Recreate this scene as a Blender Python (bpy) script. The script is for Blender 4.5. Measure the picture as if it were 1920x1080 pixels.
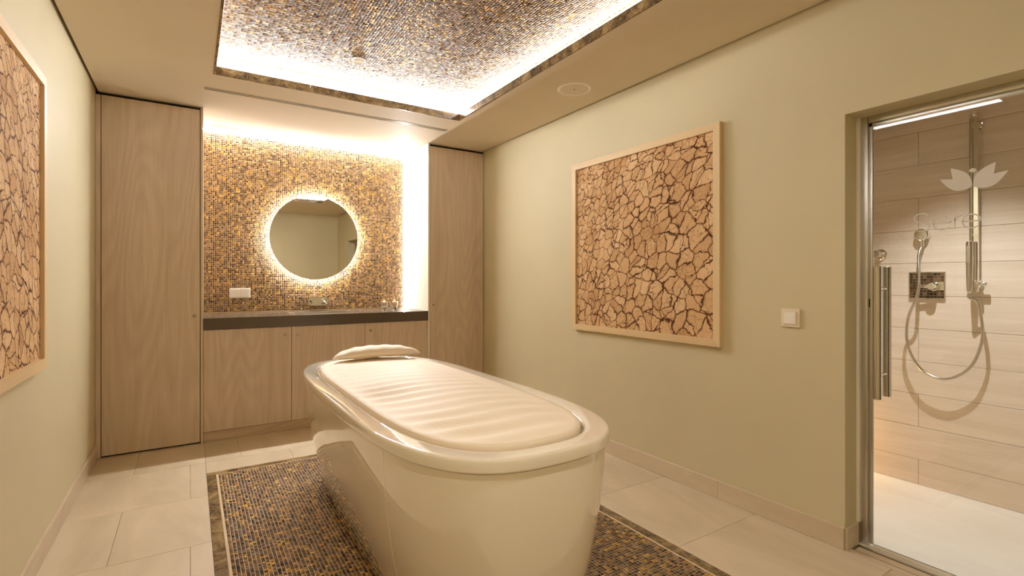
import bpy, bmesh, math, random
import numpy as np
from mathutils import Vector, Matrix

for o in list(bpy.data.objects):
    bpy.data.objects.remove(o, do_unlink=True)
scene = bpy.context.scene
C = scene.collection
PI = math.pi

# ------------------------------------------------------------------ camera
CAMZ = 1.21
cam_d = bpy.data.cameras.new('camera')
cam = bpy.data.objects.new('camera', cam_d)
C.objects.link(cam)
cam_d.sensor_fit = 'HORIZONTAL'
cam_d.sensor_width = 36.0
cam_d.lens = 943.0 / 1920.0 * 36.0
cam_d.shift_y = -13.0 / 1920.0
cam_d.clip_start = 0.02
cam.location = (0, 0, CAMZ)
cam.rotation_euler = (math.radians(90), 0, math.radians(-32.6))
scene.camera = cam

# ------------------------------------------------------------------ light, exposure
EXPOSURE = 0.38
L_COVE = 12.5
L_NICHE_TOP = 1250.0
L_NICHE_WASH = 24.0
L_NICHE_SIDE = 330.0
L_HALO = 110.0
W_SPOT_SHOWER = 96.0
W_SPOT_ROOM = 36.0
L_AMBER = 110.0
LED = (0.99, 0.985, 0.985)
world = bpy.data.worlds.new('world')
scene.world = world
world.use_nodes = True
world.node_tree.nodes['Background'].inputs[0].default_value = (0.9, 0.8, 0.65, 1)
world.node_tree.nodes['Background'].inputs[1].default_value = 0.02
scene.view_settings.view_transform = 'Standard'
scene.view_settings.look = 'None'
scene.view_settings.exposure = EXPOSURE
scene.view_settings.gamma = 1.0
scene.view_settings.use_curve_mapping = False
scene.cycles.use_denoising = True
scene.cycles.max_bounces = 10
scene.cycles.diffuse_bounces = 6
scene.cycles.use_adaptive_sampling = True
scene.cycles.adaptive_threshold = 0.02
scene.cycles.glossy_bounces = 6
scene.cycles.transparent_max_bounces = 16
scene.cycles.sample_clamp_indirect = 6.0
scene.cycles.caustics_reflective = True
scene.cycles.blur_glossy = 0.6

# ------------------------------------------------------------------ main sizes (metres)
XL, XR = -0.545, 2.483            # left and right walls
YF, YC, YB = -0.45, 4.40, 5.00    # front wall, cabinet fronts, mosaic face
H = 2.505                         # ceiling
NX0, NX1 = 0.08, 1.88             # niche between the wardrobes
CX0, CX1, CY0, CY1 = 0.12, 1.83, 1.13, 3.65   # ceiling cove opening
MX0, MX1, MY0, MY1 = 0.085, 1.872, 1.02, 3.70 # mosaic field on the floor
SX = 3.65                         # shower back wall
DY0, DY1, DH = 0.25, 1.10, 1.96   # shower door opening

rng = random.Random(7)

# ------------------------------------------------------------------ mesh helpers
def bx(bm, x0, x1, y0, y1, z0, z1, bev=0.0, seg=2):
    r = bmesh.ops.create_cube(bm, size=1.0)
    vs = r['verts']
    for v in vs:
        v.co = Vector((x0 + (v.co.x + .5) * (x1 - x0), y0 + (v.co.y + .5) * (y1 - y0), z0 + (v.co.z + .5) * (z1 - z0)))
    if bev > 0:
        es = list({e for v in vs for e in v.link_edges})
        bmesh.ops.bevel(bm, geom=es, offset=bev, segments=seg, affect='EDGES', profile=0.5)
    return bm

def box(*a, **k):
    return bx(bmesh.new(), *a, **k)

def axis_matrix(axis):
    if axis == 'X':
        return Matrix(((0, 0, 1), (1, 0, 0), (0, 1, 0)))
    if axis == '-X':
        return Matrix(((0, 0, -1), (1, 0, 0), (0, 1, 0)))
    if axis == 'Y':
        return Matrix(((1, 0, 0), (0, 0, 1), (0, 1, 0)))
    if axis == '-Y':
        return Matrix(((1, 0, 0), (0, 0, -1), (0, 1, 0)))
    return Matrix.Identity(3)

def lathe(profile, axis='Z', origin=(0, 0, 0), n=32, bm=None, closed=False):
    """profile: list of (radius, height); a solid of revolution round axis"""
    bm = bm or bmesh.new()
    M = axis_matrix(axis)
    o = Vector(origin)
    rings = []
    for r, h in profile:
        if r < 1e-6:
            rings.append([bm.verts.new(o + M @ Vector((0, 0, h)))])
        else:
            rings.append([bm.verts.new(o + M @ Vector((r * math.cos(2 * PI * i / n), r * math.sin(2 * PI * i / n), h))) for i in range(n)])
    pairs = list(zip(rings, rings[1:]))
    if closed:
        pairs.append((rings[-1], rings[0]))
    for a, b in pairs:
        for i in range(n):
            j = (i + 1) % n
            if len(a) == 1 and len(b) == 1:
                continue
            if len(a) == 1:
                bm.faces.new((a[0], b[j], b[i]))
            elif len(b) == 1:
                bm.faces.new((a[i], a[j], b[0]))
            else:
                bm.faces.new((a[i], a[j], b[j], b[i]))
    bmesh.ops.recalc_face_normals(bm, faces=bm.faces)
    return bm

def tube(path, r, n=12, bm=None, cap=True):
    bm = bm or bmesh.new()
    P = [Vector(p) for p in path]
    rad = r if isinstance(r, (list, tuple)) else [r] * len(P)
    prev = None
    rings = []
    for i, p in enumerate(P):
        t = (P[min(i + 1, len(P) - 1)] - P[max(i - 1, 0)]).normalized()
        if prev is None:
            a = Vector((0, 0, 1)) if abs(t.z) < .9 else Vector((1, 0, 0))
            u = t.cross(a).normalized()
        else:
            u = (prev - t * prev.dot(t)).normalized()
        prev = u
        w = t.cross(u)
        rings.append([bm.verts.new(p + (u * math.cos(2 * PI * k / n) + w * math.sin(2 * PI * k / n)) * rad[i]) for k in range(n)])
    for a, b in zip(rings, rings[1:]):
        for k in range(n):
            bm.faces.new((a[k], a[(k + 1) % n], b[(k + 1) % n], b[k]))
    if cap:
        bm.faces.new(list(reversed(rings[0])))
        bm.faces.new(rings[-1])
    bmesh.ops.recalc_face_normals(bm, faces=bm.faces)
    return bm

def smooth_path(ctrl, k=10):
    P = [Vector(p) for p in ctrl]
    out = []
    for i in range(len(P) - 1):
        p0, p1, p2, p3 = P[max(i - 1, 0)], P[i], P[i + 1], P[min(i + 2, len(P) - 1)]
        for j in range(k):
            t = j / k
            out.append(0.5 * ((2 * p1) + (p2 - p0) * t + (2 * p0 - 5 * p1 + 4 * p2 - p3) * t * t + (3 * p1 - p0 - 3 * p2 + p3) * t ** 3))
    out.append(P[-1])
    return out

def superloop(xc, yc, a, b, n=2.8, m=4.1, N=96):
    pts = []
    for i in range(N):
        u = 2 * PI * i / N
        c, s = math.cos(u), math.sin(u)
        pts.append((xc + a * math.copysign(abs(c) ** (2 / n), c), yc + b * math.copysign(abs(s) ** (2 / m), s)))
    # resample evenly by arc length so that no side is starved of vertices
    fine = []
    for i in range(2400):
        u = 2 * PI * i / 2400
        c, s = math.cos(u), math.sin(u)
        fine.append((xc + a * math.copysign(abs(c) ** (2 / n), c), yc + b * math.copysign(abs(s) ** (2 / m), s)))
    L = [0.0]
    for i in range(2400):
        p, q = fine[i], fine[(i + 1) % 2400]
        L.append(L[-1] + math.hypot(p[0] - q[0], p[1] - q[1]))
    out = []
    k = 0
    for i in range(N):
        t = L[-1] * i / N
        while L[k + 1] < t:
            k += 1
        f = (t - L[k]) / max(1e-9, L[k + 1] - L[k])
        p, q = fine[k % 2400], fine[(k + 1) % 2400]
        out.append((p[0] + (q[0] - p[0]) * f, p[1] + (q[1] - p[1]) * f))
    return out

def loft(loops, bm=None, cap0=False, cap1=False, closed=False):
    bm = bm or bmesh.new()
    R = [[bm.verts.new(p) for p in lp] for lp in loops]
    n = len(R[0])
    pr = list(zip(R, R[1:]))
    if closed:
        pr.append((R[-1], R[0]))
    for a, b in pr:
        for i in range(n):
            bm.faces.new((a[i], a[(i + 1) % n], b[(i + 1) % n], b[i]))
    if cap0:
        bm.faces.new(list(reversed(R[0])))
    if cap1:
        bm.faces.new(R[-1])
    bmesh.ops.recalc_face_normals(bm, faces=bm.faces)
    return bm

def prism(pts, axis, h0, h1, bm=None):
    """polygon pts (2-D) extruded along axis: 'X' -> pts are (y,z); 'Y' -> (x,z); 'Z' -> (x,y)"""
    bm = bm or bmesh.new()
    def P(p, h):
        return {'X': (h, p[0], p[1]), 'Y': (p[0], h, p[1]), 'Z': (p[0], p[1], h)}[axis]
    a = [bm.verts.new(P(p, h0)) for p in pts]
    b = [bm.verts.new(P(p, h1)) for p in pts]
    n = len(pts)
    for i in range(n):
        bm.faces.new((a[i], a[(i + 1) % n], b[(i + 1) % n], b[i]))
    bm.faces.new(list(reversed(a)))
    bm.faces.new(b)
    bmesh.ops.recalc_face_normals(bm, faces=bm.faces)
    return bm

def rrect(x0, x1, z0, z1, r, k=6):
    out = []
    for cx, cz, a0 in ((x1 - r, z1 - r, 0), (x0 + r, z1 - r, 90), (x0 + r, z0 + r, 180), (x1 - r, z0 + r, 270)):
        for i in range(k + 1):
            a = math.radians(a0 + 90 * i / k)
            out.append((cx + r * math.cos(a), cz + r * math.sin(a)))
    return out

def base_of(parent):
    p = Vector((0, 0, 0))
    while parent is not None:
        p += parent.location
        parent = parent.parent
    return p

def obj(name, bm, mat, parent=None, smooth=False, loc=None, angle=40):
    """one bmesh given in world coordinates -> one mesh object (local to its parent or loc)"""
    me = bpy.data.meshes.new(name)
    off = base_of(parent) if parent is not None else Vector(loc or (0, 0, 0))
    if off.length > 0:
        bmesh.ops.translate(bm, verts=bm.verts, vec=-off)
    bm.normal_update()
    bm.to_mesh(me)
    bm.free()
    me.materials.append(mat)
    if smooth:
        me.shade_smooth()
        me.set_sharp_from_angle(angle=math.radians(angle))
    o = bpy.data.objects.new(name, me)
    C.objects.link(o)
    if parent is not None:
        o.parent = parent
    elif loc is not None:
        o.location = loc
    return o

def tag(o, label, cat, group=None, kind=None):
    o['label'] = label
    o['category'] = cat
    if group:
        o['group'] = group
    if kind:
        o['kind'] = kind
    return o

def thing(name, label, cat, loc=(0, 0, 0), group=None, kind=None):
    o = bpy.data.objects.new(name, None)
    C.objects.link(o)
    o.empty_display_size = 0.1
    o.location = loc
    return tag(o, label, cat, group, kind)

def dup(root, shift, label):
    r = root.copy(); C.objects.link(r)
    r.location = root.location + Vector(shift)
    r['label'] = label
    for ch in list(root.children):
        c = ch.copy(); C.objects.link(c); c.parent = r
        for g in list(ch.children):
            d = g.copy(); C.objects.link(d); d.parent = c
    return r

# ------------------------------------------------------------------ material helpers
class N:
    def __init__(self, name):
        self.m = bpy.data.materials.new(name)
        self.m.use_nodes = True
        self.t = self.m.node_tree
        self.b = self.t.nodes['Principled BSDF']
        self.out = self.t.nodes['Material Output']
    def n(self, kind, **k):
        nd = self.t.nodes.new(kind)
        for a, v in k.items():
            setattr(nd, a, v)
        return nd
    def l(self, a, b):
        self.t.links.new(a, b)
    def val(self, sock, v):
        if hasattr(v, 'is_output'):
            self.l(v, sock)
        else:
            sock.default_value = v
    def coord(self, kind='Object', scale=(1, 1, 1), rnd=0.0):
        tc = self.n('ShaderNodeTexCoord').outputs[kind]
        if rnd:
            oi = self.n('ShaderNodeObjectInfo')
            mu = self.n('ShaderNodeMath', operation='MULTIPLY'); mu.inputs[1].default_value = rnd
            self.l(oi.outputs['Random'], mu.inputs[0])
            ad = self.n('ShaderNodeVectorMath', operation='ADD')
            self.l(tc, ad.inputs[0]); self.l(mu.outputs[0], ad.inputs[1])
            tc = ad.outputs[0]
        mp = self.n('ShaderNodeMapping'); mp.inputs['Scale'].default_value = scale
        self.l(tc, mp.inputs[0])
        return mp.outputs[0]
    def noise(self, vec, scale, detail=4, rough=0.55, dist=0.0):
        nd = self.n('ShaderNodeTexNoise')
        self.l(vec, nd.inputs['Vector'])
        nd.inputs['Scale'].default_value = scale
        nd.inputs['Detail'].default_value = detail
        nd.inputs['Roughness'].default_value = rough
        nd.inputs['Distortion'].default_value = dist
        return nd
    def ramp(self, fac, stops, interp='LINEAR'):
        r = self.n('ShaderNodeValToRGB')
        r.color_ramp.interpolation = interp
        el = r.color_ramp.elements
        while len(el) > 1:
            el.remove(el[-1])
        el[0].position = stops[0][0]; el[0].color = (*stops[0][1], 1)
        for p, c in stops[1:]:
            e = el.new(p); e.color = (*c, 1)
        self.l(fac, r.inputs[0])
        return r.outputs[0]
    def math(self, op, a, b=None, c=None):
        nd = self.n('ShaderNodeMath', operation=op)
        self.val(nd.inputs[0], a)
        if b is not None:
            self.val(nd.inputs[1], b)
        if c is not None:
            self.val(nd.inputs[2], c)
        return nd.outputs[0]
    def mix(self, fac, a, b, blend='MIX'):
        nd = self.n('ShaderNodeMix', data_type='RGBA', blend_type=blend)
        self.val(nd.inputs[0], fac)
        for s, v in ((nd.inputs[6], a), (nd.inputs[7], b)):
            if hasattr(v, 'is_output'):
                self.l(v, s)
            else:
                s.default_value = (*v, 1)
        return nd.outputs[2]
    def bump(self, h, strength=0.2, dist=0.01):
        nd = self.n('ShaderNodeBump')
        nd.inputs['Strength'].default_value = strength
        nd.inputs['Distance'].default_value = dist
        self.l(h, nd.inputs['Height'])
        self.l(nd.outputs[0], self.b.inputs['Normal'])
    def set(self, **k):
        names = dict(base='Base Color', rough='Roughness', metal='Metallic', spec='Specular IOR Level', coat='Coat Weight',
                     coatr='Coat Roughness', ior='IOR', trans='Transmission Weight', emit='Emission Color', power='Emission Strength',
                     sheen='Sheen Weight', sss='Subsurface Weight')
        for a, v in k.items():
            s = self.b.inputs[names[a]]
            if hasattr(v, 'is_output'):
                self.l(v, s)
            elif isinstance(v, tuple):
                s.default_value = (*v, 1)
            else:
                s.default_value = v
        return self.m

def srgb(r, g, b):
    f = lambda c: c / 12.92 if c <= .04045 else ((c + .055) / 1.055) ** 2.4
    return tuple(f(v / 255) for v in (r, g, b))

def plain(name, col, rough=0.5, metal=0.0, **k):
    return N(name).set(base=col, rough=rough, metal=metal, **k)

def paint(name, col):
    n = N(name)
    v = n.coord('Object')
    a = n.noise(v, 1.3, 3).outputs[0]
    col2 = tuple(c * .94 for c in col)
    n.set(base=n.ramp(a, [(0.3, col2), (0.7, col)]), rough=0.62, spec=0.3)
    n.bump(n.noise(v, 220, 3).outputs[0], 0.05, 0.001)
    return n.m

def wood(name, light, dark, axis='Z', rings=19.0, contrast=1.0, rough=0.5):
    n = N(name)
    sc = {'Z': (1, 1, .13), 'X': (.13, 1, 1), 'Y': (1, .13, 1)}[axis]
    sf = {'Z': (1, 1, .02), 'X': (.02, 1, 1), 'Y': (1, .02, 1)}[axis]
    v = n.coord('Object', sc, rnd=17.0)
    a = n.noise(v, 3.4, 1.5, .35, .1).outputs[0]
    w = n.math('MULTIPLY', a, rings)
    w = n.math('FRACT', w)
    w = n.math('PINGPONG', w, 0.5)
    w = n.math('MULTIPLY', w, 2.0)
    vf = n.coord('Object', sf, rnd=5.0)
    fine = n.noise(vf, 190, 4, .7).outputs[0]
    broad = n.noise(n.coord('Object', sf, rnd=9.0), 16, 3, .6).outputs[0]
    f = n.math('MULTIPLY', w, 0.12 * contrast)
    f = n.math('ADD', f, n.math('MULTIPLY', fine, 0.42))
    f = n.math('ADD', f, n.math('MULTIPLY', broad, 0.40))
    col = n.ramp(f, [(0.28, dark), (0.58, light), (0.85, tuple(min(1, c * 1.10) for c in light))])
    n.set(base=col, rough=rough, spec=0.35)
    n.bump(fine, 0.12, 0.001)
    return n.m

def marble(name):
    n = N(name)
    v = n.coord('Object', (1, 1, 1), rnd=23.0)
    a = n.noise(v, 6, 8, .70, 1.4).outputs[0]
    b = n.noise(v, 26, 6, .6, 2.0).outputs[0]
    c1 = n.ramp(a, [(0.25, srgb(40, 32, 22)), (0.44, srgb(84, 66, 42)), (0.54, srgb(128, 104, 68)), (0.68, srgb(172, 146, 104))])
    vein = n.math('ABSOLUTE', n.math('SUBTRACT', b, 0.5))
    vm = n.ramp(vein, [(0.0, (1, 1, 1)), (0.03, (0, 0, 0))])
    n.set(base=n.mix(n.math('MULTIPLY', vm, 0.55), c1, srgb(190, 166, 128)), rough=0.18, spec=0.5)
    return n.m

def limestone(name, col, var=0.84):
    n = N(name)
    v = n.coord('Object', (1, .35, 1), rnd=31.0)
    a = n.noise(v, 3.2, 6, .6, .6).outputs[0]
    b = n.noise(n.coord('Object', (1, 1, 1), rnd=3.0), 32, 5, .62).outputs[0]
    oi = n.n('ShaderNodeObjectInfo')
    d = tuple(c * var * k for c, k in zip(col, (.95, .92, .88)))
    c1 = n.ramp(a, [(0.3, d), (0.6, col), (0.8, tuple(min(1, c * 1.05) for c in col))])
    pit = n.ramp(b, [(0.66, (0, 0, 0)), (0.74, (1, 1, 1))])
    c2 = n.mix(n.math('MULTIPLY', pit, 0.22), c1, tuple(c * .55 for c in col))
    br = n.math('ADD', n.math('MULTIPLY', oi.outputs['Random'], 0.09), 0.93)
    hs = n.n('ShaderNodeHueSaturation')
    n.l(br, hs.inputs['Value']); n.l(c2, hs.inputs['Color'])
    n.set(base=hs.outputs[0], rough=0.42, spec=0.4)
    return n.m

def mosaic_mat(name):
    n = N(name)
    g = n.n('ShaderNodeNewGeometry').outputs['Random Per Island']
    wn = n.n('ShaderNodeTexWhiteNoise', noise_dimensions='1D')
    n.l(n.math('MULTIPLY', g, 917.3), wn.inputs['W'])
    r2 = wn.outputs['Value']
    v = n.coord('Object')
    patch = n.noise(v, 5.0, 3).outputs[0]
    f = n.math('ADD', n.math('MULTIPLY', g, 0.86), n.math('MULTIPLY', patch, 0.14))
    col = n.ramp(f, [(0.00, srgb(38, 22, 12)), (0.12, srgb(62, 38, 22)), (0.24, srgb(84, 58, 34)), (0.38, srgb(108, 82, 50)),
                     (0.52, srgb(132, 103, 68)), (0.66, srgb(118, 88, 56)), (0.76, srgb(146, 112, 86)), (0.82, srgb(190, 144, 66)), (0.91, srgb(206, 166, 88))], 'CONSTANT')
    gold = n.math('GREATER_THAN', f, 0.82)
    met = n.math('MAXIMUM', n.math('MULTIPLY', gold, 0.7), n.math('MULTIPLY', n.math('GREATER_THAN', r2, 0.85), 0.15))
    rough = n.math('ADD', n.math('MULTIPLY', r2, 0.2), 0.16)
    n.set(base=col, metal=met, rough=rough, spec=0.3)
    return n.m

def cracked_print(name):
    n = N(name)
    uv = n.n('ShaderNodeTexCoord').outputs['UV']
    dn = n.noise(uv, 11, 4, .6)
    off = n.n('ShaderNodeVectorMath', operation='SUBTRACT'); off.inputs[1].default_value = (.5, .5, .5)
    n.l(dn.outputs['Color'], off.inputs[0])
    sc = n.n('ShaderNodeVectorMath', operation='SCALE'); sc.inputs['Scale'].default_value = 0.075
    n.l(off.outputs[0], sc.inputs[0])
    ad = n.n('ShaderNodeVectorMath', operation='ADD'); n.l(uv, ad.inputs[0]); n.l(sc.outputs[0], ad.inputs[1])
    p = ad.outputs[0]
    def vor(scale, feature='DISTANCE_TO_EDGE'):
        w = n.n('ShaderNodeTexVoronoi', feature=feature, voronoi_dimensions='2D')
        n.l(p, w.inputs['Vector']); w.inputs['Scale'].default_value = scale
        return w
    big = vor(15.5).outputs['Distance']
    small = vor(33.0).outputs['Distance']
    wid = n.noise(uv, 7, 3).outputs[0]
    k1 = n.math('DIVIDE', big, n.math('MAXIMUM', n.math('ADD', n.math('MULTIPLY', wid, 0.26), -0.070), 0.032))
    k2 = n.math('DIVIDE', small, n.math('MAXIMUM', n.math('ADD', n.math('MULTIPLY', n.noise(uv, 10, 2).outputs[0], 0.22), -0.075), 0.0008))
    m1 = n.ramp(k1, [(0.38, (1, 1, 1)), (1.0, (0, 0, 0))])
    top = vor(6.0).outputs['Distance']
    k0 = n.math('DIVIDE', top, n.math('MAXIMUM', n.math('ADD', n.math('MULTIPLY', n.noise(uv, 5, 3).outputs[0], 0.11), -0.040), 0.003))
    m0 = n.ramp(k0, [(0.4, (1, 1, 1)), (1.0, (0, 0, 0))])
    m2 = n.ramp(n.math('ADD', k2, n.math('LESS_THAN', k2, 0.0)), [(0.30, (1, 1, 1)), (1.0, (0, 0, 0))])
    cellc = vor(15.5, 'F1').outputs['Color']
    sep = n.n('ShaderNodeSeparateColor'); n.l(cellc, sep.inputs[0])
    tone = n.math('ADD', n.math('MULTIPLY', sep.outputs[0], 0.26), n.math('MULTIPLY', n.noise(uv, 3, 5, .6).outputs[0], 0.75))
    clay = n.ramp(tone, [(0.25, srgb(190, 146, 102)), (0.5, srgb(216, 178, 132)), (0.78, srgb(236, 204, 162))])
    grit = n.noise(uv, 120, 4, .7).outputs[0]
    clay = n.mix(n.math('MULTIPLY', n.ramp(grit, [(0.52, (0, 0, 0)), (0.75, (1, 1, 1))]), 0.3), clay, srgb(158, 112, 76))
    edge = n.ramp(k1, [(1.0, (1, 1, 1)), (2.6, (0, 0, 0))]) if False else n.ramp(n.math('MULTIPLY', k1, 0.4), [(0.4, (1, 1, 1)), (1.0, (0, 0, 0))])
    clay = n.mix(n.math('MULTIPLY', edge, 0.22), clay, srgb(164, 118, 78))
    c = n.mix(n.math('MULTIPLY', m2, 0.7), clay, srgb(128, 86, 54))
    c = n.mix(m1, c, srgb(92, 56, 36))
    c = n.mix(m0, c, srgb(76, 44, 28))
    n.set(base=c, rough=0.8, spec=0.08)
    return n.m

def glass_mat(name, tint=(0.985, 0.995, 0.985), ior=1.5):
    n = N(name)
    n.t.nodes.remove(n.b)
    fr = n.n('ShaderNodeFresnel'); fr.inputs[0].default_value = ior
    tr = n.n('ShaderNodeBsdfTransparent'); tr.inputs[0].default_value = (*tint, 1)
    gl = n.n('ShaderNodeBsdfGlossy'); gl.inputs['Roughness'].default_value = 0.0
    mx = n.n('ShaderNodeMixShader')
    n.l(fr.outputs[0], mx.inputs[0]); n.l(tr.outputs[0], mx.inputs[1]); n.l(gl.outputs[0], mx.inputs[2])
    n.l(mx.outputs[0], n.out.inputs[0])
    return n.m

def frosted_mat(name):
    n = N(name)
    n.t.nodes.remove(n.b)
    tr = n.n('ShaderNodeBsdfTransparent')
    df = n.n('ShaderNodeBsdfDiffuse'); df.inputs[0].default_value = (.95, .92, .88, 1)
    tl = n.n('ShaderNodeBsdfTranslucent'); tl.inputs[0].default_value = (.95, .92, .88, 1)
    m1 = n.n('ShaderNodeMixShader'); m1.inputs[0].default_value = .5
    n.l(df.outputs[0], m1.inputs[1]); n.l(tl.outputs[0], m1.inputs[2])
    mx = n.n('ShaderNodeMixShader'); mx.inputs[0].default_value = .9
    n.l(tr.outputs[0], mx.inputs[1]); n.l(m1.outputs[0], mx.inputs[2])
    n.l(mx.outputs[0], n.out.inputs[0])
    return n.m

def led(name, power, col=LED):
    return N(name).set(base=(.8, .8, .8), emit=col, power=power)

M = {}
M['wall'] = paint('wall_paint', srgb(208, 197, 162))
M['ceil'] = paint('ceiling_paint', srgb(222, 208, 184))
M['dark'] = plain('dark_gap', srgb(40, 32, 24), 0.9)
M['wood'] = wood('whitened_oak', srgb(212, 193, 170), srgb(190, 167, 140), 'Z')
M['wood_h'] = wood('whitened_oak_horizontal', srgb(202, 180, 154), srgb(174, 148, 120), 'X')
M['carcass'] = plain('cabinet_edge', srgb(150, 122, 88), 0.6)
M['pale_cream'] = plain('pale_cream_finish', srgb(232, 224, 208), 0.4)
M['maple_y'] = wood('maple_lengthwise', srgb(226, 202, 158), srgb(210, 180, 134), 'Y', 7, .5)
M['maple_z'] = wood('maple_upright', srgb(226, 202, 158), srgb(210, 180, 134), 'Z', 7, .5)
M['marble'] = marble('brown_marble')
M['lime'] = limestone('limestone_tile', srgb(212, 195, 168))
M['lime2'] = limestone('limestone_base', srgb(214, 197, 170))
M['grout'] = plain('floor_joint', srgb(206, 188, 160), 0.8)
M['mgrout'] = plain('mosaic_grout', srgb(206, 182, 146), 0.7)
M['cgrout'] = plain('cove_grout', srgb(164, 134, 96), 0.7)
M['mosaic'] = mosaic_mat('glass_mosaic')
M['print'] = cracked_print('cracked_earth_print')
M['counter'] = plain('grey_brown_quartz', srgb(88, 75, 62), 0.22, spec=0.5)
M['steel'] = plain('brushed_steel', (.62, .6, .57), 0.28, 1.0)
M['chrome'] = plain('chrome', (.86, .85, .83), 0.06, 1.0)
M['nickel'] = plain('satin_nickel', (.62, .58, .52), 0.24, 1.0)
M['alu'] = plain('aluminium_profile', (.66, .64, .6), 0.3, 1.0)
M['brass'] = plain('lock_metal', (.42, .36, .27), 0.3, 1.0)
M['mirror'] = plain('mirror_silver', (.86, .84, .78), 0.01, 1.0)
M['white'] = plain('white_plastic', srgb(238, 232, 222), 0.35)
M['ivory'] = plain('ivory_plastic', srgb(226, 214, 190), 0.35)
M['gel'] = plain('cream_gloss_shell', srgb(238, 230, 214), 0.03, coat=1.0, coatr=0.01, spec=0.55)
n_ = N('cream_vinyl')
v_ = n_.coord('Object')
n_.set(base=srgb(240, 226, 204), rough=0.6, spec=0.35)
n_.bump(n_.noise(v_, 260, 3).outputs[0], 0.06, 0.001)
M['vinyl'] = n_.m
M['glass'] = glass_mat('clear_glass')
M['jar'] = plain('jar_glass', (1, 1, 1), 0.0, trans=1.0, ior=1.45)
M['frost'] = frosted_mat('frosted_film')
M['wax'] = plain('white_wax', srgb(250, 236, 214), 0.5)
M['speaker'] = plain('speaker_mesh', srgb(222, 210, 192), 0.7)
M['led_cove'] = led('cove_light', L_COVE)
M['led_top'] = led('niche_light', L_NICHE_TOP)
M['led_wash'] = led('niche_wash_light', L_NICHE_WASH)
M['led_side'] = led('niche_side_light', L_NICHE_SIDE)
M['led_halo'] = led('mirror_halo', L_HALO, (1.0, .985, .96))
M['led_lamp'] = led('downlight_lens', 12.0)
M['amber'] = led('amber_light', L_AMBER, (1.0, .55, .16))

# ------------------------------------------------------------------ mosaic sheets
def mosaic_mesh(name, origin, U, V, nu, nv, pitch, normal, mat, parent, gap=0.0022, thick=0.0012, tilt=0.012, hole=None, seed=1, seam_u=(), seam_v=()):
    """nu x nv bevelled glass tiles, one joined mesh; each tile slightly tipped"""
    r = np.random.default_rng(seed)
    o, U, V, W = (np.array(a, float) for a in (origin, U, V, normal))
    iu, iv = np.meshgrid(np.arange(nu), np.arange(nv), indexing='ij')
    cu = (iu.ravel() + .5) * pitch
    cv = (iv.ravel() + .5) * pitch
    if hole is not None:
        keep = ~hole(cu, cv)
        cu, cv = cu[keep], cv[keep]
    k = len(cu)
    hs = (pitch - gap) / 2 * (1 + r.normal(0, .02, k))
    tu, tv = r.normal(0, tilt, k), r.normal(0, tilt, k)
    up = thick * (1 + r.normal(0, .1, k))
    cn = np.array([[-1, -1], [1, -1], [1, 1], [-1, 1]])
    pts = np.zeros((k, 8, 3))
    for i, (a, b) in enumerate(cn):
        du, dv = a * hs, b * hs
        pts[:, i] = o + np.outer(cu + du, U) + np.outer(cv + dv, V)
        f = .92
        h = up + tu * du + tv * dv
        pts[:, 4 + i] = o + np.outer(cu + du * f, U) + np.outer(cv + dv * f, V) + np.outer(h, W)
    off = np.array(base_of(parent)) if parent is not None else np.zeros(3)
    co = (pts - off).reshape(-1, 3)
    q = np.array([[4, 5, 6, 7], [0, 1, 5, 4], [1, 2, 6, 5], [2, 3, 7, 6], [3, 0, 4, 7]])
    if np.dot(np.cross(U, V), W) < 0:
        q = q[:, ::-1]
    fc = (np.arange(k)[:, None, None] * 8 + q[None]).reshape(-1, 4)
    me = bpy.data.meshes.new(name)
    me.vertices.add(len(co)); me.vertices.foreach_set('co', co.ravel())
    me.loops.add(fc.size); me.loops.foreach_set('vertex_index', fc.ravel().astype(np.int32))
    me.polygons.add(len(fc))
    me.polygons.foreach_set('loop_start', np.arange(0, fc.size, 4, dtype=np.int32))
    me.update(calc_edges=True)
    me.validate()
    me.materials.append(mat)
    ob = bpy.data.objects.new(name, me)
    C.objects.link(ob)
    ob.parent = parent
    ob['kind'] = 'stuff'
    return ob

# ------------------------------------------------------------------ floor
PT = 0.016
floor = obj('floor', box(XL - .1, XR + .20, YF - .1, YB + .3, -0.08, -0.012), M['grout'])
tag(floor, 'pale limestone floor with a brown mosaic field under the treatment bed', 'floor', kind='structure')
fb = 0.05   # width of the marble border
J = 0.0015

def floor_tile(x0, x1, y0, y1, mat, name='tile', z=0.0):
    b = box(x0 + J / 2, x1 - J / 2, y0 + J / 2, y1 - J / 2, -0.012, z, bev=0.0008, seg=1)
    o = obj(name, b, mat, loc=((x0 + x1) / 2, (y0 + y1) / 2, 0))
    o.parent = floor
    return o

# limestone: four fields round the mosaic
def tiles(x0, x1, y0, y1, sx, sy, shift, oy):
    ys = [y0]
    y = math.floor((y0 - oy) / sy) * sy + oy
    while y < y1:
        if y > y0 + 0.01:
            ys.append(y)
        y += sy
    ys.append(y1)
    row = int(round((ys[0] - oy) / sy))
    for j in range(len(ys) - 1):
        xs = [x0]
        x = math.floor((x0 - .35) / sx) * sx + (shift if (j + row) % 2 else 0)
        while x < x1:
            if x > x0 + 0.02:
                xs.append(x)
            x += sx
        xs.append(x1)
        for a, b in zip(xs, xs[1:]):
            floor_tile(a, b, ys[j], ys[j + 1], M['lime'])
tiles(XL, MX0, YF, YB + .05, .60, .60, .3, 0.32)
tiles(MX1, XR, YF, YB + .05, .61, .60, 0, 0.32)
tiles(MX0, MX1, MY1, YB + .05, .60, .60, .3, 0.32)
tiles(MX0, MX1, YF, MY0, .60, .60, .3, 0.32)
# threshold strip in the door opening, with the drain cut out
floor_tile(XR, XR + .035, DY0, DY1, M['lime'])

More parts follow.
